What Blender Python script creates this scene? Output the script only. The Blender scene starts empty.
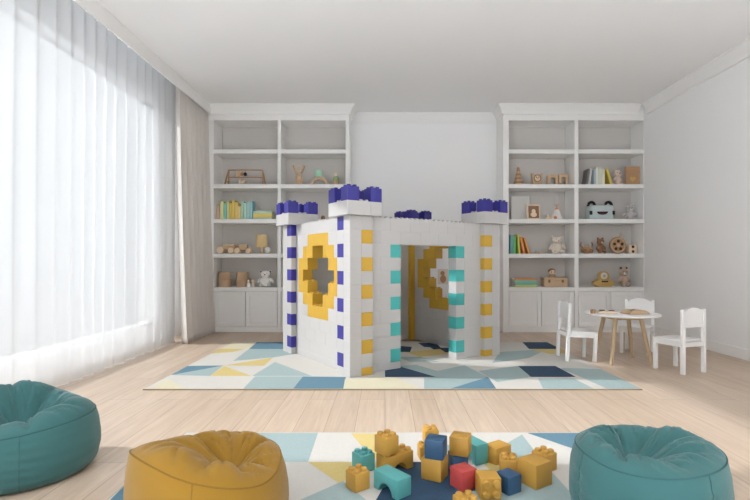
import bpy, bmesh, math, random
from mathutils import Vector, Matrix, noise
random.seed(7)
R = math.radians
SC = bpy.context.scene
COL = SC.collection

# ------------------------------------------------------------------ materials
def lin(c):
    c = c / 255.0
    return c / 12.92 if c <= 0.04045 else ((c + 0.055) / 1.055) ** 2.4

def rgb(r, g, b):
    return (lin(r), lin(g), lin(b), 1.0)

_mats = {}
def mat(name, col, rough=0.5, bump=0.0, bscale=200.0, var=0.0, vscale=8.0, sheen=0.0, spec=0.5):
    if name in _mats:
        return _mats[name]
    m = bpy.data.materials.new(name)
    m.use_nodes = True
    nt = m.node_tree
    b = nt.nodes['Principled BSDF']
    b.inputs['Base Color'].default_value = col
    b.inputs['Roughness'].default_value = rough
    b.inputs['Specular IOR Level'].default_value = spec
    if sheen:
        b.inputs['Sheen Weight'].default_value = sheen
    tc = nt.nodes.new('ShaderNodeTexCoord')
    if var > 0:
        n = nt.nodes.new('ShaderNodeTexNoise')
        n.inputs['Scale'].default_value = vscale
        n.inputs['Detail'].default_value = 4
        nt.links.new(tc.outputs['Object'], n.inputs['Vector'])
        mx = nt.nodes.new('ShaderNodeMix')
        mx.data_type = 'RGBA'
        mx.inputs[6].default_value = tuple(c * (1 - var) for c in col[:3]) + (1,)
        mx.inputs[7].default_value = tuple(min(1, c * (1 + var)) for c in col[:3]) + (1,)
        nt.links.new(n.outputs['Fac'], mx.inputs[0])
        nt.links.new(mx.outputs[2], b.inputs['Base Color'])
    if bump > 0:
        n2 = nt.nodes.new('ShaderNodeTexNoise')
        n2.inputs['Scale'].default_value = bscale
        n2.inputs['Detail'].default_value = 2
        nt.links.new(tc.outputs['Object'], n2.inputs['Vector'])
        bp = nt.nodes.new('ShaderNodeBump')
        bp.inputs['Strength'].default_value = bump
        bp.inputs['Distance'].default_value = 0.004
        nt.links.new(n2.outputs['Fac'], bp.inputs['Height'])
        nt.links.new(bp.outputs['Normal'], b.inputs['Normal'])
    _mats[name] = m
    return m

def wood(name, c1, c2, rough=0.5, scale=18.0):
    if name in _mats:
        return _mats[name]
    m = bpy.data.materials.new(name)
    m.use_nodes = True
    nt = m.node_tree
    b = nt.nodes['Principled BSDF']
    b.inputs['Roughness'].default_value = rough
    tc = nt.nodes.new('ShaderNodeTexCoord')
    mp = nt.nodes.new('ShaderNodeMapping')
    mp.inputs['Scale'].default_value = (scale, scale, scale * 0.12)
    n = nt.nodes.new('ShaderNodeTexNoise')
    n.inputs['Scale'].default_value = 3
    n.inputs['Detail'].default_value = 5
    mx = nt.nodes.new('ShaderNodeMix')
    mx.data_type = 'RGBA'
    mx.inputs[6].default_value = c1
    mx.inputs[7].default_value = c2
    nt.links.new(tc.outputs['Object'], mp.inputs['Vector'])
    nt.links.new(mp.outputs['Vector'], n.inputs['Vector'])
    nt.links.new(n.outputs['Fac'], mx.inputs[0])
    nt.links.new(mx.outputs[2], b.inputs['Base Color'])
    _mats[name] = m
    return m

def floor_material():
    m = bpy.data.materials.new('oak_planks')
    m.use_nodes = True
    nt = m.node_tree
    L = nt.links.new
    b = nt.nodes['Principled BSDF']
    b.inputs['Roughness'].default_value = 0.42
    b.inputs['Specular IOR Level'].default_value = 0.5
    tc = nt.nodes.new('ShaderNodeTexCoord')
    mp = nt.nodes.new('ShaderNodeMapping')
    mp.inputs['Rotation'].default_value = (0, 0, R(90))
    L(tc.outputs['Object'], mp.inputs['Vector'])
    br = nt.nodes.new('ShaderNodeTexBrick')
    br.offset = 0.37
    br.inputs['Scale'].default_value = 1.0
    br.inputs['Brick Width'].default_value = 1.9
    br.inputs['Row Height'].default_value = 0.2
    br.inputs['Mortar Size'].default_value = 0.0018
    br.inputs['Mortar Smooth'].default_value = 0.2
    br.inputs['Color1'].default_value = rgb(204, 185, 165)
    br.inputs['Color2'].default_value = rgb(194, 174, 153)
    br.inputs['Mortar'].default_value = rgb(150, 128, 108)
    L(mp.outputs['Vector'], br.inputs['Vector'])
    mp2 = nt.nodes.new('ShaderNodeMapping')
    mp2.inputs['Scale'].default_value = (26, 1.6, 1)
    L(tc.outputs['Object'], mp2.inputs['Vector'])
    n = nt.nodes.new('ShaderNodeTexNoise')
    n.inputs['Scale'].default_value = 1.0
    n.inputs['Detail'].default_value = 6
    n.inputs['Distortion'].default_value = 1.2
    L(mp2.outputs['Vector'], n.inputs['Vector'])
    rp = nt.nodes.new('ShaderNodeValToRGB')
    rp.color_ramp.elements[0].position = 0.3
    rp.color_ramp.elements[0].color = (0.87, 0.84, 0.82, 1)
    rp.color_ramp.elements[1].position = 0.7
    rp.color_ramp.elements[1].color = (1.06, 1.06, 1.06, 1)
    L(n.outputs['Fac'], rp.inputs['Fac'])
    mx = nt.nodes.new('ShaderNodeMix')
    mx.data_type = 'RGBA'
    mx.blend_type = 'MULTIPLY'
    mx.inputs[0].default_value = 1.0
    L(br.outputs['Color'], mx.inputs[6])
    L(rp.outputs['Color'], mx.inputs[7])
    L(mx.outputs[2], b.inputs['Base Color'])
    return m

def sheer_material():
    m = bpy.data.materials.new('sheer_voile')
    m.use_nodes = True
    nt = m.node_tree
    L = nt.links.new
    for n in list(nt.nodes):
        nt.nodes.remove(n)
    out = nt.nodes.new('ShaderNodeOutputMaterial')
    tr = nt.nodes.new('ShaderNodeBsdfTransparent')
    tl = nt.nodes.new('ShaderNodeBsdfTranslucent')
    df = nt.nodes.new('ShaderNodeBsdfDiffuse')
    tl.inputs['Color'].default_value = (0.93, 0.93, 0.93, 1)
    df.inputs['Color'].default_value = (0.56, 0.57, 0.58, 1)
    m1 = nt.nodes.new('ShaderNodeMixShader')
    m1.inputs[0].default_value = 0.99
    L(tl.outputs[0], m1.inputs[1]); L(df.outputs[0], m1.inputs[2])
    m2 = nt.nodes.new('ShaderNodeMixShader')
    m2.inputs[0].default_value = 0.91
    L(tr.outputs[0], m2.inputs[1]); L(m1.outputs[0], m2.inputs[2])
    L(m2.outputs[0], out.inputs['Surface'])
    return m

def glass_material():
    m = bpy.data.materials.new('window_glass')
    m.use_nodes = True
    nt = m.node_tree
    L = nt.links.new
    for n in list(nt.nodes):
        nt.nodes.remove(n)
    out = nt.nodes.new('ShaderNodeOutputMaterial')
    tr = nt.nodes.new('ShaderNodeBsdfTransparent')
    gl = nt.nodes.new('ShaderNodeBsdfGlossy')
    gl.inputs['Roughness'].default_value = 0.02
    m1 = nt.nodes.new('ShaderNodeMixShader')
    m1.inputs[0].default_value = 0.05
    L(tr.outputs[0], m1.inputs[1]); L(gl.outputs[0], m1.inputs[2])
    L(m1.outputs[0], out.inputs['Surface'])
    return m

M = dict(
    wall=mat('wall_paint', rgb(240, 240, 240), 0.85),
    ceil=mat('ceiling_paint', rgb(241, 241, 241), 0.9),
    trim=mat('trim_paint', rgb(238, 237, 236), 0.6),
    cback_shade=mat('cabinet_back_shaded', rgb(206, 202, 198), 0.6),  # greyer than the frame to paint in the shade inside the shelves
    cab=mat('cabinet_paint', rgb(238, 237, 235), 0.5),
    chair=mat('white_lacquer', rgb(240, 239, 238), 0.35),
    brick=mat('white_brick', rgb(186, 184, 182), 0.4),
    blue=mat('ultramarine_brick', rgb(48, 44, 134), 0.4),
    yel=mat('yellow_brick', rgb(196, 156, 52), 0.4),
    tur=mat('turquoise_brick', rgb(72, 172, 168), 0.4),
    drape=mat('linen_drape', rgb(218, 212, 206), 0.9, 0.3, 500),
    rcream=mat('rug_cream', rgb(204, 201, 194), 0.95, 0.8, 260, 0.06, 60),
    rblue=mat('rug_blue', rgb(94, 130, 148), 0.95, 0.8, 260, 0.10, 60),
    rnavy=mat('rug_navy', rgb(38, 66, 92), 0.95, 0.8, 260, 0.12, 60),
    rteal=mat('rug_light_teal', rgb(156, 175, 175), 0.95, 0.8, 260, 0.07, 60),
    ryel=mat('rug_yellow', rgb(206, 186, 122), 0.95, 0.8, 260, 0.07, 60),
    rpale=mat('rug_pale_yellow', rgb(210, 203, 176), 0.95, 0.8, 260, 0.06, 60),
    redge=mat('rug_binding', rgb(150, 132, 104), 0.95, 0.5, 300),
    bteal=mat('teal_cotton', rgb(58, 104, 104), 0.85, 0.25, 700, sheen=0.2, spec=0.3),
    bmus=mat('mustard_cotton', rgb(146, 108, 28), 0.85, 0.25, 700, sheen=0.2, spec=0.3),
    btseam=mat('teal_piping', rgb(50, 92, 92), 0.85),
    bmseam=mat('mustard_piping', rgb(130, 96, 24), 0.85),
    fy=mat('foam_yellow', rgb(190, 145, 62), 0.55, 0.1, 300),
    fb=mat('foam_blue', rgb(50, 84, 116), 0.55, 0.1, 300),
    ft=mat('foam_teal', rgb(86, 160, 158), 0.55, 0.1, 300),
    fr=mat('foam_red', rgb(188, 72, 70), 0.55, 0.1, 300),
    wood=wood('pale_toy_wood', rgb(208, 180, 148), rgb(190, 158, 124)),
    wood2=wood('warm_toy_wood', rgb(186, 150, 114), rgb(164, 124, 88)),
    wood3=wood('brown_toy_wood', rgb(150, 110, 80), rgb(126, 88, 62)),
    beech=wood('beech_legs', rgb(200, 176, 144), rgb(182, 156, 124)),
    weave=wood('woven_rattan', rgb(212, 184, 154), rgb(188, 158, 128), 0.7, 60),
    yw=wood('yellow_toy_wood', rgb(204, 172, 104), rgb(188, 152, 84)),
    white=mat('white_plush', rgb(236, 233, 229), 0.95, 0.6, 180),
    cream=mat('cream_plush', rgb(226, 214, 200), 0.95, 0.6, 180),
    grey=mat('grey_plush', rgb(186, 182, 180), 0.95, 0.6, 180),
    taupe=mat('taupe_plush', rgb(176, 154, 136), 0.95, 0.6, 180),
    pinkb=mat('blush_plush', rgb(222, 200, 186), 0.95, 0.6, 180),
    black=mat('black_felt', rgb(24, 22, 24), 0.7),
    dark=mat('dark_print', rgb(60, 44, 38), 0.7),
    mouth=mat('dark_red_felt', rgb(84, 34, 32), 0.8),
    mint=mat('mint_paint', rgb(168, 216, 192), 0.5),
    ltblue=mat('ice_blue_fabric', rgb(188, 200, 201), 0.85, 0.3, 300),
    shade=mat('lampshade_linen', rgb(232, 204, 150), 0.85, 0.3, 300),
    paper=mat('paper', rgb(240, 234, 222), 0.85),
    canvas=mat('grey_canvas', rgb(214, 212, 208), 0.85),
    orange=mat('orange_felt', rgb(222, 150, 100), 0.9),
    steel=mat('frame_white', rgb(238, 238, 238), 0.5),
    ltwood=wood('whitewashed_wood', rgb(238, 216, 190), rgb(226, 200, 170)),
    sheer=sheer_material(),
    glass=glass_material(),
    floor=floor_material(),
)

# ------------------------------------------------------------------ mesh builder
class MB:
    def __init__(self):
        self.bm = bmesh.new()
        self.mi = 0
    def _mark(self, faces):
        for f in faces:
            f.material_index = self.mi
    def box(self, x0, x1, y0, y1, z0, z1, mtx=None, bev=0.0, seg=1, taper=None):
        r = bmesh.ops.create_cube(self.bm, size=1.0)
        vs = r['verts']
        for v in vs:
            v.co = Vector((x0 + (v.co.x + .5) * (x1 - x0), y0 + (v.co.y + .5) * (y1 - y0), z0 + (v.co.z + .5) * (z1 - z0)))
        fs = list({f for v in vs for f in v.link_faces})
        self._mark(fs)
        if bev > 0:
            es = list({e for v in vs for e in v.link_edges})
            rr = bmesh.ops.bevel(self.bm, geom=es, offset=bev, segments=seg, profile=0.5, affect='EDGES', clamp_overlap=True)
            self._mark(rr['faces'])
            vs = list(set(rr['verts']) | {v for v in vs if v.is_valid})
        if mtx is not None:
            for v in vs:
                v.co = mtx @ v.co
        return vs
    def lathe(self, prof, n=24, mtx=None, cap=True):
        rings = []
        T = mtx or Matrix()
        for (r, z) in prof:
            if r < 1e-6:
                rings.append([self.bm.verts.new(T @ Vector((0, 0, z)))])
            else:
                rings.append([self.bm.verts.new(T @ Vector((r * math.cos(2 * math.pi * k / n), r * math.sin(2 * math.pi * k / n), z))) for k in range(n)])
        fs = []
        for a, b in zip(rings, rings[1:]):
            for k in range(n):
                k2 = (k + 1) % n
                if len(a) == 1 and len(b) == 1:
                    continue
                if len(a) == 1:
                    fs.append(self.bm.faces.new((a[0], b[k2], b[k])))
                elif len(b) == 1:
                    fs.append(self.bm.faces.new((a[k], a[k2], b[0])))
                else:
                    fs.append(self.bm.faces.new((a[k], a[k2], b[k2], b[k])))
        if cap:
            if len(rings[0]) > 1:
                fs.append(self.bm.faces.new(rings[0][::-1]))
            if len(rings[-1]) > 1:
                fs.append(self.bm.faces.new(rings[-1]))
        self._mark(fs)
    def cyl(self, p, r, h, axis='Z', n=20, r2=None, bev=0.0):
        r2 = r if r2 is None else r2
        if bev > 0:
            prof = [(r - bev, 0), (r, bev), (r2, h - bev), (r2 - bev, h)]
        else:
            prof = [(r, 0), (r2, h)]
        T = Matrix.Translation(p)
        if axis == 'X':
            T = T @ Matrix.Rotation(R(90), 4, 'Y')
        elif axis == 'Y':
            T = T @ Matrix.Rotation(R(-90), 4, 'X')
        self.lathe(prof, n, T)
    def ball(self, p, r, n=16, rot=None):
        rx, ry, rz = (r, r, r) if not isinstance(r, tuple) else r
        T = Matrix.Translation(p)
        if rot is not None:
            T = T @ rot
        T = T @ Matrix.Diagonal((rx, ry, rz, 1))
        m = max(6, n // 2)
        self.lathe([(math.sin(math.pi * i / m), -math.cos(math.pi * i / m)) if 0 < i < m else (0, -1 if i == 0 else 1) for i in range(m + 1)], n, T)
    def tube(self, pts, rad, n=8, closed=False):
        pts = [Vector(p) for p in pts]
        N = len(pts)
        rings = []
        up = Vector((0, 0, 1))
        for i, p in enumerate(pts):
            if closed:
                d = pts[(i + 1) % N] - pts[i - 1]
            else:
                d = pts[min(i + 1, N - 1)] - pts[max(i - 1, 0)]
            d.normalize()
            a = up if abs(d.dot(up)) < 0.95 else Vector((1, 0, 0))
            s = d.cross(a).normalized()
            t = s.cross(d).normalized()
            r = rad[i] if isinstance(rad, (list, tuple)) else rad
            rings.append([self.bm.verts.new(p + r * (math.cos(2 * math.pi * k / n) * s + math.sin(2 * math.pi * k / n) * t)) for k in range(n)])
        fs = []
        for i in range(N if closed else N - 1):
            a, b = rings[i], rings[(i + 1) % N]
            for k in range(n):
                fs.append(self.bm.faces.new((a[k], a[(k + 1) % n], b[(k + 1) % n], b[k])))
        if not closed:
            fs.append(self.bm.faces.new(rings[0][::-1]))
            fs.append(self.bm.faces.new(rings[-1]))
        self._mark(fs)
    def prism(self, pts, y0, y1, mtx=None, bev=0.0):
        """outline in x,z extruded along y"""
        T = mtx or Matrix()
        a = [self.bm.verts.new(T @ Vector((x, y0, z))) for x, z in pts]
        b = [self.bm.verts.new(T @ Vector((x, y1, z))) for x, z in pts]
        n = len(pts)
        fs = [self.bm.faces.new(a), self.bm.faces.new(b[::-1])]
        rim = []
        for f in fs:
            rim += list(f.edges)
        for k in range(n):
            fs.append(self.bm.faces.new((a[k], b[k], b[(k + 1) % n], a[(k + 1) % n])))
        self._mark(fs)
        if bev > 0:
            for f in fs:
                f.normal_update()
            es = [e for e in {e for f in fs for e in f.edges} if len(e.link_faces) == 2 and e.calc_face_angle(0) > R(35)]
            rr = bmesh.ops.bevel(self.bm, geom=es, offset=bev, segments=2, profile=0.5, affect='EDGES', clamp_overlap=True)
            self._mark(rr['faces'])
    def poly(self, pts):
        f = self.bm.faces.new([self.bm.verts.new(p) for p in pts])
        f.material_index = self.mi
        return f
    def build(self, name, mats, parent=None, loc=(0, 0, 0), rz=0.0, smooth=40, rot=None):
        if not isinstance(mats, (list, tuple)):
            mats = [mats]
        bmesh.ops.recalc_face_normals(self.bm, faces=self.bm.faces[:])
        me = bpy.data.meshes.new(name)
        self.bm.to_mesh(me)
        self.bm.free()
        for m in mats:
            me.materials.append(m)
        if smooth:
            me.shade_smooth()
            me.set_sharp_from_angle(angle=R(smooth))
        o = bpy.data.objects.new(name, me)
        COL.objects.link(o)
        o.parent = parent
        o.location = loc
        o.rotation_euler = rot if rot is not None else (0, 0, rz)
        return o

def tag(o, label=None, cat=None, group=None, kind=None):
    if label: o['label'] = label
    if cat: o['category'] = cat
    if group: o['group'] = group
    if kind: o['kind'] = kind
    return o

def thing(name, label, cat, loc=(0, 0, 0), rz=0.0, group=None, rot=None):
    o = bpy.data.objects.new(name, None)
    o.empty_display_size = 0.05
    COL.objects.link(o)
    o.location = loc
    o.rotation_euler = rot if rot is not None else (0, 0, rz)
    return tag(o, label, cat, group)

def dup(root, loc, rz=None, label=None, group=None, rot=None):
    kids = {}
    for ch in bpy.data.objects:
        kids.setdefault(ch.parent, []).append(ch)
    def rec(o, par):
        c = o.copy()
        COL.objects.link(c)
        c.parent = par
        for ch in kids.get(o, []):
            rec(ch, c)
        return c
    r = rec(root, None)
    r.location = loc
    if rot is not None: r.rotation_euler = rot
    elif rz is not None: r.rotation_euler = (0, 0, rz)
    if label: r['label'] = label
    if group: r['group'] = group
    return r

def struct(o):
    o['kind'] = 'structure'
    return o

# ------------------------------------------------------------------ camera measures
F, CX, HY, H = 475.0, 385.0, 262.0, 1.1
def fl(px, py, z=0.0):
    """place on a horizontal level seen at a picture position"""
    Y = F * (H - z) / (py - HY)
    return ((px - CX) / F * Y, Y)

# ------------------------------------------------------------------ room
XL, XR, YB, YF, ZC = -3.1, 4.05, 7.84, -4.6, 3.55
b = MB(); b.box(XL - .25, XR + .2, 1.36, YB + .2, -.1, 0)
b.mi = 1; b.box(XL - .25, XR + .2, YF - .2, 1.36, -.1, 0)     # unseen pale rear floor, added to bounce neutral light forward
struct(b.build('floor', [M['floor'], mat('bounce_floor_pale', rgb(230, 229, 229), .6)], smooth=0))
b = MB(); b.box(XL - .25, XR + .2, YF - .2, YB + .2, ZC, ZC + .15); struct(b.build('ceiling', M['ceil'], smooth=0))
b = MB(); b.box(XL - .25, XR + .2, YB, YB + .2, 0, ZC); struct(b.build('wall_back', M['wall'], smooth=0))
b = MB(); b.box(XR, XR + .2, YF, YB, 0, ZC); struct(b.build('wall_right', M['wall'], smooth=0))
# left wall with the big window opening and an added, unseen fill window
WY0, WY1, WZ0, WZ1 = 2.66, 6.46, 0.20, 3.26
b = MB()
VY0, VY1 = -4.4, 0.5  # unseen rear window span, added to fill the room with daylight
b.box(XL - .25, XL, YF, VY0, 0, ZC); b.box(XL - .25, XL, VY1, WY0, 0, ZC); b.box(XL - .25, XL, WY1, YB, 0, ZC)
for q0, q1 in ((VY0, VY1), (WY0, WY1)):
    b.box(XL - .25, XL, q0, q1, WZ1, ZC); b.box(XL - .25, XL, q0, q1, 0, WZ0)
struct(b.build('wall_left', M['wall'], smooth=0))
b = MB(); b.box(XL - .25, XR + .2, YF - .2, YF, 0, ZC); struct(b.build('wall_front', mat('fill_cut_grey', rgb(98, 98, 98), .8), smooth=0))  # unseen wall behind the camera, darkened to cut light on front faces

fx0, fx1 = XL - .16, XL - .09
for k, (q0, q1) in enumerate(((WY0, WY1), (VY0, VY1))):  # the second is the unseen window added for fill light
    b = MB()
    b.box(fx0, fx1, q0, q1, WZ0, WZ0 + .08); b.box(fx0, fx1, q0, q1, WZ1 - .07, WZ1)
    n = 1
    for i in range(n + 1):
        y = q0 + (q1 - q0) * i / n
        y0 = min(max(y - .02, q0), q1 - .04)
        b.box(fx0, fx1, y0, y0 + .04, WZ0, WZ1)
    wn = struct(b.build('window_%d' % (k + 1), M['steel'], smooth=0))
    b = MB(); b.box(XL - .128, XL - .122, q0 + .02, q1 - .02, WZ0 + .02, WZ1 - .02)
    b.build('window_pane', M['glass'], wn, smooth=0)

def crown_profile(d=.09, h=.17):
    # x = out from the wall, z measured down from the ceiling
    return [(0, 0), (d, 0), (d, -.022), (d * .86, -.03), (d * .40, -h * .62), (d * .26, -h * .80), (d * .26, -h), (0, -h)]
b = MB()
b.prism([(XR - x, ZC + z) for x, z in crown_profile()], YF, 7.32)
struct(b.build('trim_1', M['trim'], smooth=0))
b = MB()
T = Matrix(((0, 1, 0, 0), (-1, 0, 0, YB), (0, 0, 1, 0), (0, 0, 0, 1)))
b.prism([(x, ZC + z) for x, z in crown_profile(.07, .16)], -.56, 1.84, T)
struct(b.build('trim_2', M['trim'], smooth=0))
b = MB(); b.box(XR - .016, XR, YF, 7.40, 0, .125, bev=.003); struct(b.build('baseboard_right', M['trim']))
b = MB(); b.box(-.56, 1.84, YB - .016, YB, 0, .125, bev=.003); struct(b.build('baseboard_back', M['trim']))
# curtain pelmet box on the left
b = MB(); b.box(-2.724, -2.700, YF, 7.405, 3.385, ZC, bev=.003); struct(b.build('trim_3', M['trim']))

# ------------------------------------------------------------------ curtains
def fold_sheet(y0, y1, z0, z1, xf, ny, nz, thick=0.0):
    b = MB()
    g = []
    for j in range(nz + 1):
        t = j / nz
        row = []
        for i in range(ny + 1):
            s = i / ny
            y = y0 + (y1 - y0) * s
            x, dy = xf(y, t)
            row.append(b.bm.verts.new((x, y + dy, z0 + (z1 - z0) * t)))
        g.append(row)
    for j in range(nz):
        for i in range(ny):
            b.bm.faces.new((g[j][i], g[j][i + 1], g[j + 1][i + 1], g[j + 1][i]))
    return b

def sheer_x(y, t):
    n1 = noise.noise(Vector((y * 1.1, 4.1, t * .4)))
    ph = y * 2 * math.pi / .20 + 4.5 * n1
    a = .020 + .016 * noise.noise(Vector((y * 1.6, 9.7, t * .3)))
    a *= 1 - .75 * min(1, max(0, (y - 6.05) / .25))
    x = -2.88 + a * math.sin(ph) + .010 * noise.noise(Vector((y * 9, 2.2, t * .3)))
    x += (1 - t) * .03 * noise.noise(Vector((y * 1.7, 1.2, 0)))
    return x, .010 * math.sin(ph + .8)
b = fold_sheet(1.0, 6.54, .002, 3.53, sheer_x, 640, 14)
tag(b.build('sheer_curtain', M['sheer'], smooth=180), 'white sheer floor-length curtain across the wide window on the left', 'curtain')

def drape_x(y, t):
    ph = (y - 6.33) * 2 * math.pi / .165 + .9 * noise.noise(Vector((y * 2, 3, t * .5)))
    a = .046 + .014 * (1 - t)
    x = -2.787 + a * (math.sin(ph) + .22 * math.sin(2 * ph + .6)) * (1 + .2 * noise.noise(Vector((y * 5, 1, 0))))
    x += .05 * (1 - t) + .05 * (1 - t) ** 2
    return x, .022 * math.cos(ph)
b = fold_sheet(6.37, 7.37, .003, 3.53, drape_x, 320, 40)
o = b.build('drape', M['drape'], smooth=180)
md = o.modifiers.new('cloth', 'SOLIDIFY'); md.thickness = .006
tag(o, 'greige linen drape gathered between the sheer curtain and left bookcase', 'curtain')

# ------------------------------------------------------------------ bookcases
BF, BB = 7.41, 7.82           # front and back of the bookcases
SH = [.704, 1.230, 1.770, 2.315, 2.857]
HDR = 3.309
def sx(px, Y=BF):
    return (px - CX) * Y / F

def bookcase(label, xs, left_side, crown):
    """xs: x0 (outer), a0,a1, b0,b1, x1"""
    x0, a0, a1, c0, c1, x1 = xs
    t = thing('bookcase', label, 'bookcase', ((x0 + x1) / 2, BF, 0))
    ox = (x0 + x1) / 2
    def bx(b, xa, xb, ya, yb, za, zb, bev=.003):
        b.box(xa - ox, xb - ox, ya - BF, yb - BF, za, zb, bev=bev)
    b = MB()
    bx(b, x0, a0, BF, BB, 0, HDR, .003)
    bx(b, a1, c0, BF, BB, 0, HDR, .003)
    bx(b, c1, x1, BF, BB, 0, HDR, .003)
    b.build('carcass', M['cab'], t)
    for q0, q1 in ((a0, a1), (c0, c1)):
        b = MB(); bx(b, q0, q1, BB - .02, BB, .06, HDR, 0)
        tag(b.build('back_panel', M['cback_shade'], t), 'back panel greyed with painted shelf shade')
    b = MB(); bx(b, x0, x1, BF, BB, HDR, ZC - .001, .003); b.build('header', M['cab'], t)
    b = MB()
    bx(b, a0, a1, BF + .02, BF + .05, 0, .085, .002); bx(b, c0, c1, BF + .02, BF + .05, 0, .085, .002)
    b.build('plinth', M['cab'], t)
    for (s0, s1) in ((a0, a1), (c0, c1)):
        for z in SH:
            b = MB(); bx(b, s0, s1, BF + .001, BB - .02, z - .064, z, .003); b.build('shelf', M['cab'], t)
        m = (s0 + s1) / 2
        for (d0, d1) in ((s0 + .006, m - .004), (m + .004, s1 - .006)):
            z0, z1 = .09, SH[0] - .068
            f = .06
            b = MB()
            bx(b, d0, d0 + f, BF + .004, BF + .024, z0, z1, .002); bx(b, d1 - f, d1, BF + .004, BF + .024, z0, z1, .002)
            bx(b, d0 + f, d1 - f, BF + .004, BF + .024, z0, z0 + f, .002); bx(b, d0 + f, d1 - f, BF + .004, BF + .024, z1 - f, z1, .002)
            dr = b.build('door', M['cab'], t)
            b = MB(); bx(b, d0 + f - .004, d1 - f + .004, BF + .019, BF + .0235, z0 + f - .004, z1 - f + .004, .002)
            b.build('door_panel', M['cab'], dr)
    # crown across the front, returning along the free side
    b = MB()
    prof = crown_profile(.085, .15)
    T = Matrix(((0, 1, 0, -ox), (-1, 0, 0, 0), (0, 0, 1, 0), (0, 0, 0, 1)))
    xa, xb = crown
    va = []
    def ring(fn):
        return [b.bm.verts.new(fn(p)) for p in prof]
    rs = []
    if left_side:      # free side is at x0
        rs.append(ring(lambda p: (x0 - p[0] - ox, YB - .072 - BF, ZC - .001 + p[1])))
        rs.append(ring(lambda p: (x0 - p[0] - ox, -p[0], ZC - .001 + p[1])))
        rs.append(ring(lambda p: (xb - ox, -p[0], ZC - .001 + p[1])))
    else:
        rs.append(ring(lambda p: (xa - ox, -p[0], ZC - .001 + p[1])))
        rs.append(ring(lambda p: (x1 + p[0] - ox, -p[0], ZC - .001 + p[1])))
        rs.append(ring(lambda p: (x1 + p[0] - ox, YB - .072 - BF, ZC - .001 + p[1])))
    k = len(prof)
    for r0, r1 in zip(rs, rs[1:]):
        for i in range(k):
            b.bm.faces.new((r0[i], r0[(i + 1) % k], r1[(i + 1) % k], r1[i]))
    b.bm.faces.new(rs[0]); b.bm.faces.new(rs[-1][::-1])
    b.build('crown_moulding', M['cab'], t, smooth=0)
    return t
bookcase('white built-in bookcase beside the drape, left of the castle',
         (-3.09, sx(213.6), sx(277.5), sx(280.9), sx(345.6), sx(349.2)), False, (-2.70, 0))
bookcase('white built-in bookcase behind the small table, right of the castle',
         (1.84, sx(508.8), sx(574.5), sx(578.6), sx(643.4), 4.045), True, (0, 3.95))

# ------------------------------------------------------------------ rugs
def clip(poly, x0, x1, y0, y1):
    def cl(p, f, inter):
        out = []
        for i in range(len(p)):
            a, c = p[i - 1], p[i]
            fa, fc = f(a), f(c)
            if fc:
                if not fa: out.append(inter(a, c))
                out.append(c)
            elif fa:
                out.append(inter(a, c))
        return out
    def ix(X): return lambda a, c: (X, a[1] + (c[1] - a[1]) * (X - a[0]) / (c[0] - a[0]))
    def iy(Y): return lambda a, c: (a[0] + (c[0] - a[0]) * (Y - a[1]) / (c[1] - a[1]), Y)
    p = cl(poly, lambda q: q[0] >= x0, ix(x0))
    if p: p = cl(p, lambda q: q[0] <= x1, ix(x1))
    if p: p = cl(p, lambda q: q[1] >= y0, iy(y0))
    if p: p = cl(p, lambda q: q[1] <= y1, iy(y1))
    return p

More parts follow.
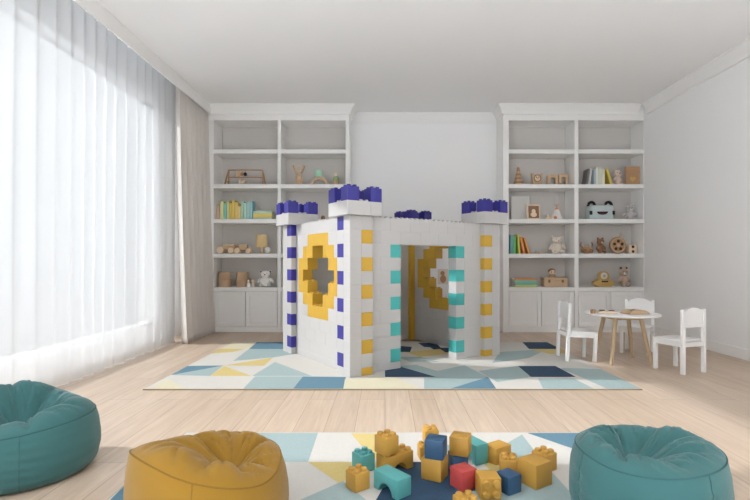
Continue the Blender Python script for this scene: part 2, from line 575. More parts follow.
RT = .011
def rug(name, label, x0, x1, y0, y1, patches):
    mats = [M['rcream'], M['rblue'], M['rnavy'], M['rteal'], M['ryel'], M['rpale'], M['redge']]
    b = MB()
    b.mi = 6
    b.box(x0 - .008, x1 + .008, y0 - .008, y1 + .008, 0.0005, RT - .002, bev=.002)
    b.mi = 0
    b.box(x0, x1, y0, y1, .004, RT)
    for i, (c, pts) in enumerate(patches):
        b.mi = 'cbntyp'.index(c)
        q = clip([fl(px, py, RT) for px, py in pts], x0 + .001, x1 - .001, y0 + .001, y1 - .001)
        if len(q) > 2:
            b.poly([(x, y, RT + .0004 + .00002 * i) for x, y in q])
    return tag(b.build(name, mats, smooth=0), label, 'rug')
rug('area_rug', 'large geometric triangle rug under the toy brick castle', -2.07, 2.2, 4.08, 6.45, [
    ('b', [(249, 349), (257, 342), (300, 342), (300, 349)]),
    ('y', [(205, 354), (222, 348.5), (246, 348.6), (233, 352)]),
    ('p', [(222, 348.5), (231, 342), (257, 342), (249, 349)]),
    ('t', [(233, 361), (249, 349), (300, 349), (300, 353), (273, 357.5)]),
    ('b', [(171, 375), (187.5, 366), (223.5, 365.5)]),
    ('t', [(171, 375), (223.5, 365.5), (210, 376)]),
    ('y', [(223.5, 365.5), (273, 357.5), (264, 365.7)]),
    ('y', [(224, 366), (252, 376), (210, 376)]),
    ('t', [(252, 376), (275, 362), (312, 376)]),
    ('p', [(145.5, 390.4), (168, 379), (187.5, 390.4)]),
    ('t', [(241.5, 390.4), (255, 376.5), (303, 376.5), (291, 390.4)]),
    ('b', [(291.5, 390.4), (303, 376.5), (346, 377), (343, 390.4)]),
    ('p', [(343, 390.4), (345, 379), (395, 377), (424, 390.4)]),
    ('n', [(385, 377), (385, 365), (398, 366), (436, 377)]),
    ('t', [(398, 366), (436, 377), (424, 377.5), (424, 390.4), (445, 390.4), (488, 377), (458, 362)]),
    ('c', [(400, 360), (460, 352), (480, 362), (437, 371)]),
    ('b', [(445, 390.4), (488, 377), (497.5, 390.4)]),
    ('t', [(478, 371), (518, 366), (531, 377), (497, 382)]),
    ('t', [(492, 363), (500, 352), (548, 349), (529, 358)]),
    ('n', [(518, 366), (555.5, 366), (576, 377), (531, 377)]),
    ('n', [(522, 342), (555, 342), (563, 349), (529, 349)]),
    ('y', [(529, 349), (563, 349), (571, 353), (550, 354)]),
    ('t', [(538, 378.5), (574, 378.5), (597, 390.4), (544, 390.4)]),
    ('t', [(560, 368), (600, 369), (645, 390.4), (611, 390.4)]),
    ('n', [(418, 343), (436, 343), (441, 348), (424, 347)]),
    ('n', [(430, 347.5), (452, 348), (455, 353), (438, 352)]),
    ('y', [(405, 352), (440, 349), (448, 354), (420, 357)]),
    ('t', [(398, 357), (420, 357), (440, 362), (410, 362)]),
    ('n', [(400, 346), (412, 347), (410, 352), (400, 352)]),
])
rug('play_rug', 'geometric rug in the foreground under the loose foam blocks', -1.27, 1.42, 1.40, 3.035, [
    ('t', [(251, 433), (318, 433), (308, 462), (285, 462)]),
    ('p', [(351, 433), (366, 433), (380, 455), (372, 455)]),
    ('y', [(351, 433.5), (384, 433.5), (384, 458), (372, 458)]),
    ('y', [(308, 462), (352, 462), (343, 486)]),
    ('t', [(300, 500), (343, 481), (372, 505), (340, 560), (250, 560), (290, 505)]),
    ('b', [(110, 500), (135, 475), (180, 520), (90, 560)]),
    ('n', [(398, 462), (452, 462), (500, 492), (540, 560), (380, 560), (376, 500)]),
    ('t', [(440, 445), (480, 445), (500, 452), (460, 462)]),
    ('t', [(500, 447), (522, 434.6), (534, 450), (520, 462)]),
    ('b', [(527, 433), (700, 433), (650, 466), (600, 455), (571, 448)]),
    ('y', [(480, 460), (505, 458), (520, 470), (490, 470)]),
    ('t', [(470, 492), (551, 471), (570, 492), (600, 560), (540, 560)]),
])

# ------------------------------------------------------------------ castle
W, RH, ZT = .127, .1325, 1.53
castle = thing('toy_castle', 'child-size white brick castle with blue battlements standing on the large rug', 'playhouse', (-.329, 4.466, RT + .0014), R(34))
NR = 12
def rowz(k):
    return max(0.0, ZT - (k + 1) * RH), ZT - k * RH
BV = .0022
def studs(b, u0, u1, v0, v1, z):
    d = W / 2
    u = u0 * W + d / 2
    while u < u1 * W - .01:
        v = v0 * W + d / 2
        while v < v1 * W - .01:
            b.lathe([(.0195, z - .001), (.0195, z + .015), (.0175, z + .0175)], 10, Matrix.Translation((u, v, 0)))
            v += d
        u += d
def brickbox(b, u0, u1, v0, v1, k):
    z0, z1 = rowz(k)
    b.box(u0 * W, u1 * W, v0 * W, v1 * W, z0, z1, bev=BV)
def in_hole(k, s):
    hw = {2: 1, 3: 2, 4: 3, 5: 2, 6: 1}.get(k, 0)
    return abs(s - 6.5) < hw
def in_yel(k, s):
    hw = {1: 2, 2: 3, 3: 4, 4: 4, 5: 4, 6: 3, 7: 2}.get(k, 0)
    return abs(s - 6.5) < hw
def wall_run(name, along_u, off, s0, s1, cls):
    """cls(k, s) -> 'w','t','y' or None for every half-block cell centre s"""
    white = MB(); yel = MB(); nyel = 0
    topst = MB()
    root_parts = []
    tur = []
    for k in range(NR):
        s = s0
        cells = []
        n = int(round((s1 - s0)))
        # half-cell resolution so that the stepped diamond lines up
        step = .5
        runs = []
        q = s0
        while q < s1 - 1e-6:
            c = cls(k, q + step / 2)
            if runs and runs[-1][2] == c:
                runs[-1][1] = q + step
            else:
                runs.append([q, q + step, c])
            q += step
        for a, e, c in runs:
            if c is None:
                continue
            cuts = [a]
            g = math.floor(a) - 2 + (k % 2)
            while g < e - 1e-6:
                if g > a + .3 and g < e - .3:
                    cuts.append(g)
                g += 2
            cuts.append(e)
            for p, r in zip(cuts, cuts[1:]):
                args = (p, r, off, off + 1) if along_u else (off, off + 1, p, r)
                if c == 'w':
                    brickbox(white, *args, k)
                elif c == 'y':
                    brickbox(yel, *args, k); nyel += 1
                else:
                    tur.append((args, k))
            # studs wherever the top is open
            q = a
            while q < e - 1e-6:
                up = None if k == 0 else cls(k - 1, q + .25)
                openup = up is None
                if k == 0 and (q < s0 + .5 - 1e-6 or q + .5 > s1 - .5 + 1e-6):
                    openup = False
                if openup:
                    bb = yel if c == 'y' else white
                    z = rowz(k)[1]
                    if along_u: studs(bb, q, q + .5, off, off + 1, z)
                    else: studs(bb, off, off + 1, q, q + .5, z)
                q += .5
    w = white.build(name, M['brick'], castle, smooth=30)
    if nyel:
        tag(yel.build('diamond_surround', M['yel'], w, smooth=30), 'stepped yellow bricks around the diamond opening')
    else:
        yel.bm.free()
    for args, k in tur:
        b = MB(); brickbox(b, *args, k)
        tag(b.build('accent_brick', M['tur'], w, smooth=30), 'turquoise door edge brick')
def front_cls(k, s):
    if k >= 2 and 5 < s < 11:
        return None
    if k in (2, 4, 6, 8, 10) and (4 < s < 5 or 11 < s < 12):
        return 't'
    return 'w'
def side_cls(k, s):
    if in_hole(k, s): return None
    return 'y' if in_yel(k, s) else 'w'
wall_run('castle_wall', True, .5, 2, 14, front_cls)
wall_run('castle_wall', False, .5, 2, 11, side_cls)
wall_run('castle_wall', True, 11.5, 2, 14, lambda k, s: 'w')
wall_run('castle_wall', False, 14.5, 2, 11, side_cls)

def tower(u0, v0, accent):
    b = MB()
    acc = []
    for k in range(NR):
        cells = {}
        for i in range(2):
            for j in range(2):
                cells[(i, j)] = accent(k, i, j)
        done = set()
        for (i, j), c in cells.items():
            if c:
                acc.append(((u0 + i, u0 + i + 1, v0 + j, v0 + j + 1), k, c)); done.add((i, j))
        # merge the white cells pairwise, direction alternating with the course
        order = [((0, 0), (1, 0)), ((0, 1), (1, 1))] if k % 2 else [((0, 0), (0, 1)), ((1, 0), (1, 1))]
        for p, q in order:
            if p not in done and q not in done:
                brickbox(b, u0 + p[0], u0 + q[0] + 1, v0 + p[1], v0 + q[1] + 1, k); done |= {p, q}
        for (i, j) in cells:
            if (i, j) not in done:
                brickbox(b, u0 + i, u0 + i + 1, v0 + j, v0 + j + 1, k)
    tw = b.build('tower', M['brick'], castle, smooth=30)
    for args, k, c in acc:
        bb = MB(); brickbox(bb, *args, k)
        tag(bb.build('accent_brick', M[c], tw, smooth=30), {'blue': 'blue corner brick', 'yel': 'yellow corner brick'}[c])
    # overhanging cap
    cp = MB()
    cu, cv = u0 - .5, v0 - .5
    for (a0, a1, c0, c1) in ((0, 2, 0, 1), (2, 3, 0, 2), (1, 3, 2, 3), (0, 1, 1, 3), (1, 2, 1, 2)):
        cp.box((cu + a0) * W, (cu + a1) * W, (cv + c0) * W, (cv + c1) * W, ZT, ZT + RH, bev=BV)
    for i in range(3):
        for j in range(3):
            if (i, j) not in ((0, 0), (2, 0), (0, 2), (2, 2)):
                studs(cp, cu + i, cu + i + 1, cv + j, cv + j + 1, ZT + RH)
    cap = cp.build('tower_cap', M['brick'], tw, smooth=30)
    for i in (0, 2):
        for j in (0, 2):
            m = MB()
            m.box((cu + i) * W, (cu + i + 1) * W, (cv + j) * W, (cv + j + 1) * W, ZT + RH, ZT + 2 * RH, bev=BV)
            studs(m, cu + i, cu + i + 1, cv + j, cv + j + 1, ZT + 2 * RH)
            tag(m.build('merlon', M['blue'], tw, smooth=30), 'blue battlement block')
tower(0, 0, lambda k, i, j: 'blue' if (k % 2 == 0 and (i, j) == (0, 1)) else ('yel' if (k % 2 == 1 and (i, j) == (1, 0)) else None))
tower(0, 11, lambda k, i, j: 'blue' if (k % 2 == 0 and (i, j) == (0, 0)) else None)
tower(14, 0, lambda k, i, j: 'yel' if (k % 2 == 1 and (i, j) == (0, 0)) else None)
tower(14, 11, lambda k, i, j: 'yel' if (i, j) == (0, 0) else None)

# ------------------------------------------------------------------ bean bags
def bean_bag(label, x, y, rad, fab, pip, rim, dent, seams, seed, puff=.05, folds=9, dentd=.16, zb=0.0):
    """rim(theta)->height of the seam; dent=(dx,dy) centre of the hollow"""
    t = thing('bean_bag', label, 'bean bag', (x, y, zb))
    n = 120
    def ripple(th, z):
        return .006 * noise.noise(Vector((3 * math.cos(th), 3 * math.sin(th), 9 * z + seed)))
    def rimr(th):
        return rad * (.92 + .02 * math.sin(3 * th + seed))
    def side_pt(th, s):
        zr = rim(th)
        prof = [(.80, 0), (.90, .04), (.965, .16), (1.0, .38), (.995, .58), (.975, .80), (.945, .93), (.92, 1.0)]
        for (r0, s0), (r1, s1) in zip(prof, prof[1:]):
            if s <= s1 + 1e-9:
                f = (s - s0) / (s1 - s0)
                f = f * f * (3 - 2 * f) if False else f
                r = r0 + (r1 - r0) * f
                break
        r *= rad
        r += (rimr(th) - rad * .92) * s ** 3
        w = math.sin(math.pi * min(1, max(0, s)))
        pr = 0
        for sm in seams:          # puckers beside each vertical seam
            d = math.atan2(math.sin(th - sm), math.cos(th - sm))
            pr += math.exp(-(d / .22) ** 2) * math.sin(s * 40 + seed + d * 5) * .0036 * w - .006 * math.exp(-(d / .04) ** 2) * w
        r += ripple(th, s * zr) * w + pr
        return Vector((r * math.cos(th), r * math.sin(th), max(.0, zr * s) + .0015))
    def top_pt(th, s):
        p0 = side_pt(th, 1.0)
        c = Vector((dent[0], dent[1], 0))
        q = Vector((p0.x, p0.y, 0)).lerp(c, s)
        f = math.sin(math.pi * min(1, s * 1.15) ** .75) if s < .87 else 0
        zc = (sum(rim(2 * math.pi * i / 24) for i in range(24)) / 24) - dentd
        e = max(0, (s - .22) / .78); e = e * e * (3 - 2 * e)
        z = p0.z * (1 - e) + zc * e + puff * f * (1 + .35 * math.sin(2 * th + seed))
        amp = .034 * math.sin(math.pi * min(1, s * 1.05)) ** 1.2 * (.75 + .6 * noise.noise(Vector((2 * math.cos(th), 2 * math.sin(th), seed + 3))))
        wv = folds * th + 2.0 * noise.noise(Vector((1.4 * math.cos(th), 1.4 * math.sin(th), seed)))
        z += amp * (-abs(math.sin(wv / 2)) ** .5 * -1 - .6) * 1.3
        z += .010 * noise.noise(Vector((q.x * 9, q.y * 9, seed))) * min(1, 4 * s)
        rd = abs(noise.noise(Vector((5.5 * math.cos(th + .5 * s), 5.5 * math.sin(th + .5 * s), seed + 1.7 * s))))
        z -= .016 * (1 - min(1, rd * 5)) * math.sin(math.pi * min(1, s * 1.3)) ** .8 if s < .77 else 0
        return Vector((q.x, q.y, max(z, .03)))
    b = MB()
    NS = 30
    rings = [[b.bm.verts.new(side_pt(2 * math.pi * k / n, s / NS)) for k in range(n)] for s in range(NS + 1)]
    for r0, r1 in zip(rings, rings[1:]):
        for k in range(n):
            b.bm.faces.new((r0[k], r0[(k + 1) % n], r1[(k + 1) % n], r1[k]))
    b.bm.faces.new(rings[0][::-1])
    b.build('side_panel', fab, t, smooth=60)
    b = MB()
    NT = 34
    rings = [[b.bm.verts.new(top_pt(2 * math.pi * k / n, s / NT)) for k in range(n)] for s in range(NT)]
    for r0, r1 in zip(rings, rings[1:]):
        for k in range(n):
            b.bm.faces.new((r0[k], r0[(k + 1) % n], r1[(k + 1) % n], r1[k]))
    b.bm.faces.new(rings[-1])
    b.build('seat_panel', fab, t, smooth=60)
    b = MB()
    b.tube([side_pt(2 * math.pi * k / n, 1.0) for k in range(n)], .0032, 8, True)
    for sm in seams:
        b.tube([side_pt(sm, s / 20) + Vector((math.cos(sm), math.sin(sm), 0)) * .0006 for s in range(1, 21)], .0022, 6)
    b.build('piping', pip, t)
    return t
A = math.atan2
def bumpf(th, c, w):
    d = math.atan2(math.sin(th - c), math.cos(th - c))
    return math.exp(-(d / w) ** 2)
bean_bag('teal bean bag at the left edge, beside the sheer curtain', -1.885, 2.50, .335, M['bteal'], M['btseam'],
         lambda th: .298 + .085 * bumpf(th, R(130), .8) - .03 * bumpf(th, R(-85), .9) - .012 * bumpf(th, R(60), .5), (-.02, -.01), [R(-58), R(60), R(180)], 1.3, .055, 8, .09)
bean_bag('mustard yellow bean bag in the foreground', -.712, 1.94, .312, M['bmus'], M['bmseam'],
         lambda th: .281 + .092 * bumpf(th, R(-135), .95) - .035 * bumpf(th, R(-25), .6) - .005 * bumpf(th, R(80), .8), (.075, .03), [R(-82), R(40), R(160)], 4.2, .034, 8, .075, RT + .0006)
bean_bag('teal bean bag in the right foreground, beside the loose foam blocks', 1.072, 1.95, .296, M['bteal'], M['btseam'],
         lambda th: .306 + .016 * bumpf(th, R(75), .8) + .022 * bumpf(th, R(-60), .9) + .008 * bumpf(th, R(180), .5) + .02 * bumpf(th, R(5), .7), (-.05, .03), [R(-72), R(50), R(185)], 7.7, .036, 8, .07, RT + .0006)

# ------------------------------------------------------------------ foam blocks
def foam_cube(a, m, studded):
    b = MB()
    h = a / 2
    b.box(-h, h, -h, h, 0, a, bev=.0055, seg=2)
    if studded:
        for i in (-1, 1):
            for j in (-1, 1):
                r = a * .18
                b.lathe([(r, a - .002), (r, a + a * .11), (r * .82, a + a * .15)], 18, Matrix.Translation((i * a * .25, j * a * .25, 0)))
    return b
def foam_arch(a, l, hole, studded=False, dep=None):
    dep = dep or a
    b = MB()
    pts = [(-l / 2, 0), (-hole, 0)]
    for i in range(1, 16):
        t = math.pi - math.pi * i / 16
        pts.append((hole * math.cos(t), hole * math.sin(t)))
    pts += [(hole, 0), (l / 2, 0), (l / 2, a), (-l / 2, a)]
    b.prism(pts, -dep / 2, dep / 2, bev=.005)
    if studded:
        for i in (-1.5, -.5, .5, 1.5):
            for j in (-1, 1):
                r = a * .18
                b.lathe([(r, a - .002), (r, a + a * .11), (r * .82, a + a * .15)], 18, Matrix.Translation((i * a * .5, j * a * .25, 0)))
    return b
G = 'loose foam blocks on the play rug'
Z0 = RT + .001
def block(bm_, m, x, y, z, rz, label, rot=None, name='foam_block'):
    o = bm_.build(name, M[m], None, (x, y, z), R(rz), rot=rot)
    return tag(o, label, 'toy block', G)
block(foam_cube(.086, 'fy', 1), 'fy', -.132, 2.290, Z0, 38, 'yellow studded foam block nearest the mustard bean bag')
block(foam_cube(.09, 'ft', 1), 'ft', -.114, 2.495, Z0, 35, 'small teal studded foam block')
block(foam_arch(.09, .172, .046), 'ft', .034, 2.255, Z0, -49.5, 'teal foam arch block lying in front of the stacked yellow pair')
block(foam_arch(.092, .18, .044, True), 'fy', .052, 2.500, Z0, 37, 'yellow foam arch under a studded yellow block')
block(foam_cube(.092, 'fy', 1), 'fy', .008, 2.458, Z0 + .1035, 37, 'yellow studded foam block standing on the yellow arch')
block(foam_cube(.108, 'fy', 0), 'fy', .252, 2.405, Z0, -28, 'smooth yellow foam cube under a blue cube')
block(foam_cube(.096, 'fb', 0), 'fb', .257, 2.395, Z0 + .1085, -20, 'blue foam cube on top of a smooth yellow cube')
block(foam_cube(.074, 'fy', 1), 'fy', .222, 2.64, Z0, 8, 'yellow studded foam block on the rug behind the blue-topped stack')
block(foam_cube(.078, 'fy', 1), 'fy', .254, 2.65, Z0 + .0832, 8, 'yellow studded foam block raised up behind the blue-topped stack')
block(foam_cube(.088, 'fb', 0), 'fb', .382, 2.49, Z0, 8, 'blue foam cube under a smooth yellow cube')
block(foam_cube(.098, 'fy', 0), 'fy', .395, 2.485, Z0 + .0885, -22, 'smooth yellow foam cube on top of a blue cube')
block(foam_arch(.108, .17, .05, dep=.085), 'ft', .482, 2.625, Z0, 118, 'teal foam arch behind the red cube')
block(foam_cube(.095, 'fr', 0), 'fr', .380, 2.302, Z0, 30, 'red foam cube in the middle of the scattered blocks')
block(foam_cube(.098, 'fy', 1), 'fy', .478, 2.268, Z0 + .049, 0, 'yellow foam block tipped over with its studs facing the camera', rot=(R(90), 0, R(4)))
block(foam_cube(.088, 'fy', 1), 'fy', .345, 2.02, Z0, 18, 'yellow studded foam block cut by the lower picture edge')
block(foam_cube(.086, 'fb', 0), 'fb', .588, 2.262, Z0, 30, 'blue foam cube right beside the tipped-over studded block')
block(foam_arch(.09, .12, .028), 'fy', .618, 2.605, Z0, 35, 'small yellow foam arch at the back of the scattered blocks')
block(foam_cube(.088, 'fy', 1), 'fy', .632, 2.435, Z0, -12, 'yellow studded foam block left of the big smooth cube')
block(foam_cube(.118, 'fy', 0), 'fy', .738, 2.340, Z0, 32, 'big smooth yellow foam cube, rightmost at the front of the blocks')
block(foam_cube(.092, 'fy', 1), 'fy', .838, 2.500, Z0, 32, 'yellow studded foam block behind the big smooth cube')

# ------------------------------------------------------------------ table and chairs
tb = thing('play_table', 'small round white table on slanted beech legs', 'table', (2.63, 5.27, 0))
b = MB(); b.lathe([(.0, .512), (.36, .512), (.38, .519), (.385, .526), (.38, .533), (.37, .535), (0, .535)], 72)
b.build('tabletop', M['chair'], tb)
for sx_, sy_ in ((-1, -1), (1, -1), (1, 1), (-1, 1)):
    b = MB()
    b.tube([(sx_ * .215, sy_ * .2, .0), (sx_ * .135, sy_ * .13, .511)], [.0175, .024], 16)
    b.build('leg', M['beech'], tb)
b = MB()
b.box(-.15, .15, -.145, -.12, .472, .5115, bev=.002); b.box(-.15, .15, .12, .145, .472, .5115, bev=.002)
b.box(-.15, -.125, -.12, .12, .472, .5115, bev=.002); b.box(.125, .15, -.12, .12, .472, .5115, bev=.002)
b.build('apron', M['beech'], tb)

def make_chair(label, loc, rz):
    # faces local -Y; backrest at +Y
    t = thing('play_chair', label, 'chair', loc, rz, 'small white chairs around the play table')
    w, d = .145, .15
    b = MB(); b.box(-.16, .16, -.17, .125, .308, .33, bev=.006, seg=2)
    b.build('seat', M['chair'], t)
    for sxx in (-1, 1):
        b = MB(); b.box(sxx * w - .0175, sxx * w + .0175, -d - .0175, -d + .0175, 0, .307, bev=.003)
        b.build('leg', M['chair'], t)
        b = MB(); b.box(sxx * w - .0175, sxx * w + .0175, d - .0175, d + .0175, 0, .632, bev=.003)
        b.build('back_leg', M['chair'], t)
    b = MB()
    b.box(-w + .0176, w - .0176, -d - .009, -d + .009, .265, .307, bev=.002)
    b.box(-w + .0176, w - .0176, d - .009, d + .009, .265, .307, bev=.002)
    for sxx in (-1, 1):
        b.box(sxx * w - .009, sxx * w + .009, -d + .0176, d - .0176, .265, .307, bev=.002)
    b.build('apron', M['chair'], t)
    b = MB()
    pts = [(-w + .0176, .455), (w - .0176, .455)]
    for i in range(13):
        s = 1 - 2 * i / 12
        pts.append((s * (w - .0176), .605 + .045 * math.cos(s * math.pi / 2) ** .8 if abs(s) < 1 else .605))
    b.prism(pts, d - .009, d + .009)
    b.build('backrest', M['chair'], t)
    b = MB()
    for sxx in (-1, 1):
        for zz, yy in ((.287, -d), (.287, d)):
            b.cyl((sxx * (w + .0172) if sxx > 0 else -w - .0192, yy, zz), .005, .002, 'X', 10)
    b.build('screw_caps', M['canvas'], t)
    return t
ch = make_chair('white chair at left of the round table, side on, by the rug', (2.145, 5.345, .0082), R(90))
ch.rotation_euler = (R(2.35), 0, R(90))      # its back legs stand on the rug, the front ones beside it
dup(ch, (2.99, 4.83, 0), R(180 + 21), 'white chair nearest the right wall with its back to the camera')
dup(ch, (3.08, 5.80, 0), R(-38), 'white chair behind the round table, facing the camera')

# on the table
zt = .5355
t = thing('picture_book', 'open tan picture book with a dark drawing at right of the round table', 'book', (2.735, 5.20, zt), R(8))
def open_book(t, w, d, mp, mc, hgt=.022):
    b = MB(); b.box(-w, w, -d, d, 0, .004, bev=.001); b.build('cover', mc, t)
    for s in (-1, 1):
        pts = [(0, .0045), (s * (w - .006), .0045)]
        for i in range(9):
            q = 1 - i / 8
            pts.append((s * (w - .006) * q, .006 + hgt * math.sin(math.pi * min(1, (q * .8 + .2))) ** .8 + .002))
        b = MB(); b.prism(pts, -d + .005, d - .005); b.build('page_block', mp, t)
open_book(t, .125, .085, M['wood'], M['wood2'], .036)
b = MB(); b.cyl((-.05, -.0815, .010), .001, .001, 'Y', 8); b.bm.free()
t2 = thing('picture_book', 'open picture book with dark pages at left of the round table', 'book', (2.455, 5.26, zt), R(-18))
open_book(t2, .10, .07, M['ltwood'], M['wood2'], .018)
b = MB()
b.box(-.075, -.02, -.045, .045, .0285, .030, bev=.0004); b.box(.02, .075, -.045, .045, .0285, .030, bev=.0004)
b.build('dark_illustration', M['black'], t2)
b = MB()
b.box(-.095, -.035, -.068, -.02, .0455, .0475, bev=.0004)
b.build('dark_illustration', M['black'], t)
b = MB(); b.box(-.021, .021, -.021, .021, 0, .042, bev=.005, seg=2)
t = b.build('toy_cube', M['wood2'], None, (2.285, 5.22, zt), R(20))
tag(t, 'small brown wooden cube at the left rim of the round table', 'toy block')

# ------------------------------------------------------------------ shelf toys
YS = 7.58
PX = YS / F
def X(px): return (px - CX) * PX
def ball_body(parts, name, m, parent, vox=.006):
    b = MB()
    for p, r, *rest in parts:
        b.ball(p, r, 20, rest[0] if rest else None)
    o = b.build(name, m, parent, smooth=180)
    md = o.modifiers.new('blend', 'REMESH'); md.mode = 'VOXEL'; md.voxel_size = vox; md.use_smooth_shade = True
    ms = o.modifiers.new('soften', 'SMOOTH'); ms.iterations = 4; ms.factor = .5
    return o
def teddy(label, px, z, h, m, nose='black', snout=None, rz=0, name='teddy_bear', earm=None, ears=.17, earz=.88, Y=YS, wide=1.0, hw=1.0):
    t = thing(name, label, 'soft toy', (X(px), Y, z), R(rz))
    k = h / 1.0
    w = wide
    P = []
    P.append(((0, 0, .30 * k), (.23 * k * w, .19 * k, .295 * k)))
    P.append(((0, -.02 * k, .70 * k), (.215 * k * hw, .19 * k, .19 * k)))
    for s in (-1, 1):
        P.append(((s * ears * k, 0, earz * k), (.085 * k, .05 * k, .085 * k)))
        P.append(((s * .27 * k * w, -.06 * k, .36 * k), (.075 * k, .08 * k, .17 * k), Matrix.Rotation(R(s * -28), 4, 'Y')))
        P.append(((s * .17 * k * w, -.20 * k, .098 * k), (.095 * k, .14 * k, .095 * k)))
    ball_body(P, 'body', m, t, max(.004, .028 * k))
    b = MB(); b.ball((0, -.20 * k, .655 * k), (.085 * k, .06 * k, .065 * k), 14); b.build('snout', snout or m, t)
    b = MB(); b.ball((0, -.255 * k, .685 * k), (.032 * k, .02 * k, .026 * k), 10); b.build('nose', M[nose], t)
    for s in (-1, 1):
        b = MB(); b.ball((s * .085 * k * hw, -.185 * k, .755 * k), (.018 * k, .014 * k, .02 * k), 10); b.build('eye', M[nose], t)
        if earm:
            b = MB(); b.ball((s * ears * k, -.045 * k, earz * k), (.045 * k, .022 * k, .045 * k), 10); b.build('ear_patch', M[earm], t)
    return t

def book(name_label, x0, x1, z, h, d, col, lean=0, group=None, y=None):
    """upright book, spine toward the room"""
    w = x1 - x0
    y = YS - .06 if y is None else y
    t = thing('book', name_label, 'book', ((x1 if lean > 0 else x0), y, z), 0, group, rot=(0, R(lean), 0))
    o0, o1 = (-w, 0) if lean > 0 else (0, w)
    c = mat('book_%d_%d_%d' % col, rgb(*col), .6)
    b = MB()
    b.box(o0, o0 + .0035, 0, d, 0, h, bev=.0008); b.box(o1 - .0035, o1, 0, d, 0, h, bev=.0008)
    b.box(o0 + .0034, o1 - .0034, 0, .0035, 0, h, bev=.0005)
    b.build('cover', c, t)
    b = MB(); b.box(o0 + .0036, o1 - .0036, .0036, d - .004, .004, h - .004); b.build('pages', M['paper'], t, smooth=0)
    return t
def flat_book(label, x0, x1, z, th, col, y0, dep, group, rz=0):
    cx = (x0 + x1) / 2; w = (x1 - x0) / 2
    t = thing('book', label, 'book', (cx, y0, z), R(rz), group)
    c = mat('book_%d_%d_%d' % col, rgb(*col), .6)
    b = MB()
    b.box(-w, w, 0, dep, 0, .0035, bev=.0008); b.box(-w, w, 0, dep, th - .0035, th, bev=.0008)
    b.box(-w, w, 0, .0035, .0034, th - .0034, bev=.0005)
    b.build('cover', c, t)
    b = MB(); b.box(-w + .004, w - .004, .0036, dep - .004, .0036, th - .0036); b.build('pages', M['paper'], t, smooth=0)

# --- left bookcase, fourth shelf up (z = 2.315)
z = SH[3] + .0008
t = thing('baby_gym', 'wooden A-frame baby gym with hanging shapes on left bookcase', 'toy', (X(245.5), YS, z))
b = MB()
hw = 17.0 * PX
for s in (-1, 1):
    bb = MB()
    for q in (-1, 1):
        bb.tube([(s * (hw + .03), q * .09, .008), (s * (hw - .005), 0, .255)], .012, 10)
    bb.tube([(s * (hw + .02), -.065, .07), (s * (hw + .02), .065, .07)], .007, 8)
    bb.build('side_frame', M['wood2'], t)
b = MB(); b.tube([(-hw, 0, .25), (hw, 0, .25)], .010, 10); b.build('top_bar', M['wood2'], t)
b = MB(); b.tube([(-hw - .012, -.045, .125), (hw + .012, -.045, .125)], .009, 10); b.build('cross_bar', M['wood2'], t)
b = MB(); b.cyl((-.11, -.012, .185), .045, .024, 'Y', 20, bev=.004); b.tube([(-.11, 0, .228), (-.11, 0, .25)], .003, 6); b.build('hanging_disc', M['wood'], t)
b = MB(); b.ball((-.055, 0, .19), .03, 14); b.tube([(-.055, 0, .22), (-.055, 0, .25)], .003, 6); b.build('hanging_ball', M['wood2'], t)
b = MB(); b.cyl((-.005, -.01, .185), .028, .02, 'Y', 16, bev=.003); b.tube([(-.005, 0, .21), (-.005, 0, .25)], .003, 6); b.build('hanging_ring', M['black'], t)
b = MB()
for p, r in (((0, 0, .024), (.05, .03, .024)), ((-.03, 0, .055), (.026, .024, .024)), ((.035, 0, .05), (.022, .02, .02))):
    b.ball(p, r, 14)
o = b.build('toy_animal', M['ltwood'], None, (X(244.3), YS - .13, z), smooth=180)
tag(o, 'tiny pale wooden animal under the baby gym', 'toy')

# rack with raised arms
t = thing('wooden_figure', 'wooden peg figure with two raised arms, left on the shelf beside the arch', 'toy', (X(299), YS, z))
b = MB(); b.lathe([(.055, 0), (.060, .01), (.060, .045), (.056, .05), (.06, .055), (.06, .10), (.056, .105), (.058, .11), (.056, .158), (.05, .165)], 24); b.build('body', M['wood'], t)
for s in (-1, 1):
    b = MB(); b.tube([(s * .03, 0, .16), (s * .045, 0, .22), (s * .085, 0, .325)], [.02, .018, .022], 10); b.build('arm', M['wood'], t)
b = MB(); b.tube([(.05 * math.cos(a * math.pi / 12), 0, .275 + .045 * math.sin(a * math.pi / 12)) for a in range(24)], .009, 8, True); b.build('ring', M['ltwood'], t)
# arch with cup
b = MB()
r0, r1 = .098, .142
pts = [(r1 * math.cos(math.pi * i / 24), r1 * math.sin(math.pi * i / 24)) for i in range(25)] + [(r0 * math.cos(math.pi * (24 - i) / 24), r0 * math.sin(math.pi * (24 - i) / 24)) for i in range(25)]
b.prism(pts, -.03, .03, bev=.004)
o = b.build('wooden_arch', M['wood'], None, (X(319.5), YS, z))
tag(o, 'pale wooden half-round arch carrying a mint cup', 'toy')
b = MB(); b.lathe([(0, 0), (.052, 0), (.058, .01), (.062, .10), (.057, .104), (.05, .03), (0, .026)], 24)
o = b.build('toy_cup', M['mint'], None, (X(318.5), YS, z + r1 - .0005)); tag(o, 'mint green cup balanced on the wooden arch', 'cup')
t = thing('toy_bottle', 'small green and wooden bottle near the right end of the shelf with the arch', 'toy', (X(336), YS, z))
b = MB(); b.lathe([(.045, 0), (.047, .006), (.047, .07), (.045, .075)], 20); b.build('base', M['wood'], t)
b = MB(); b.lathe([(.047, .0755), (.048, .115), (.04, .14), (.02, .152)], 20); b.build('body', mat('sage_paint', rgb(164, 186, 132), .6), t)
b = MB(); b.lathe([(.016, .1525), (.018, .165), (.024, .185), (.02, .205), (0, .21)], 16); b.build('stopper', M['ltwood'], t)

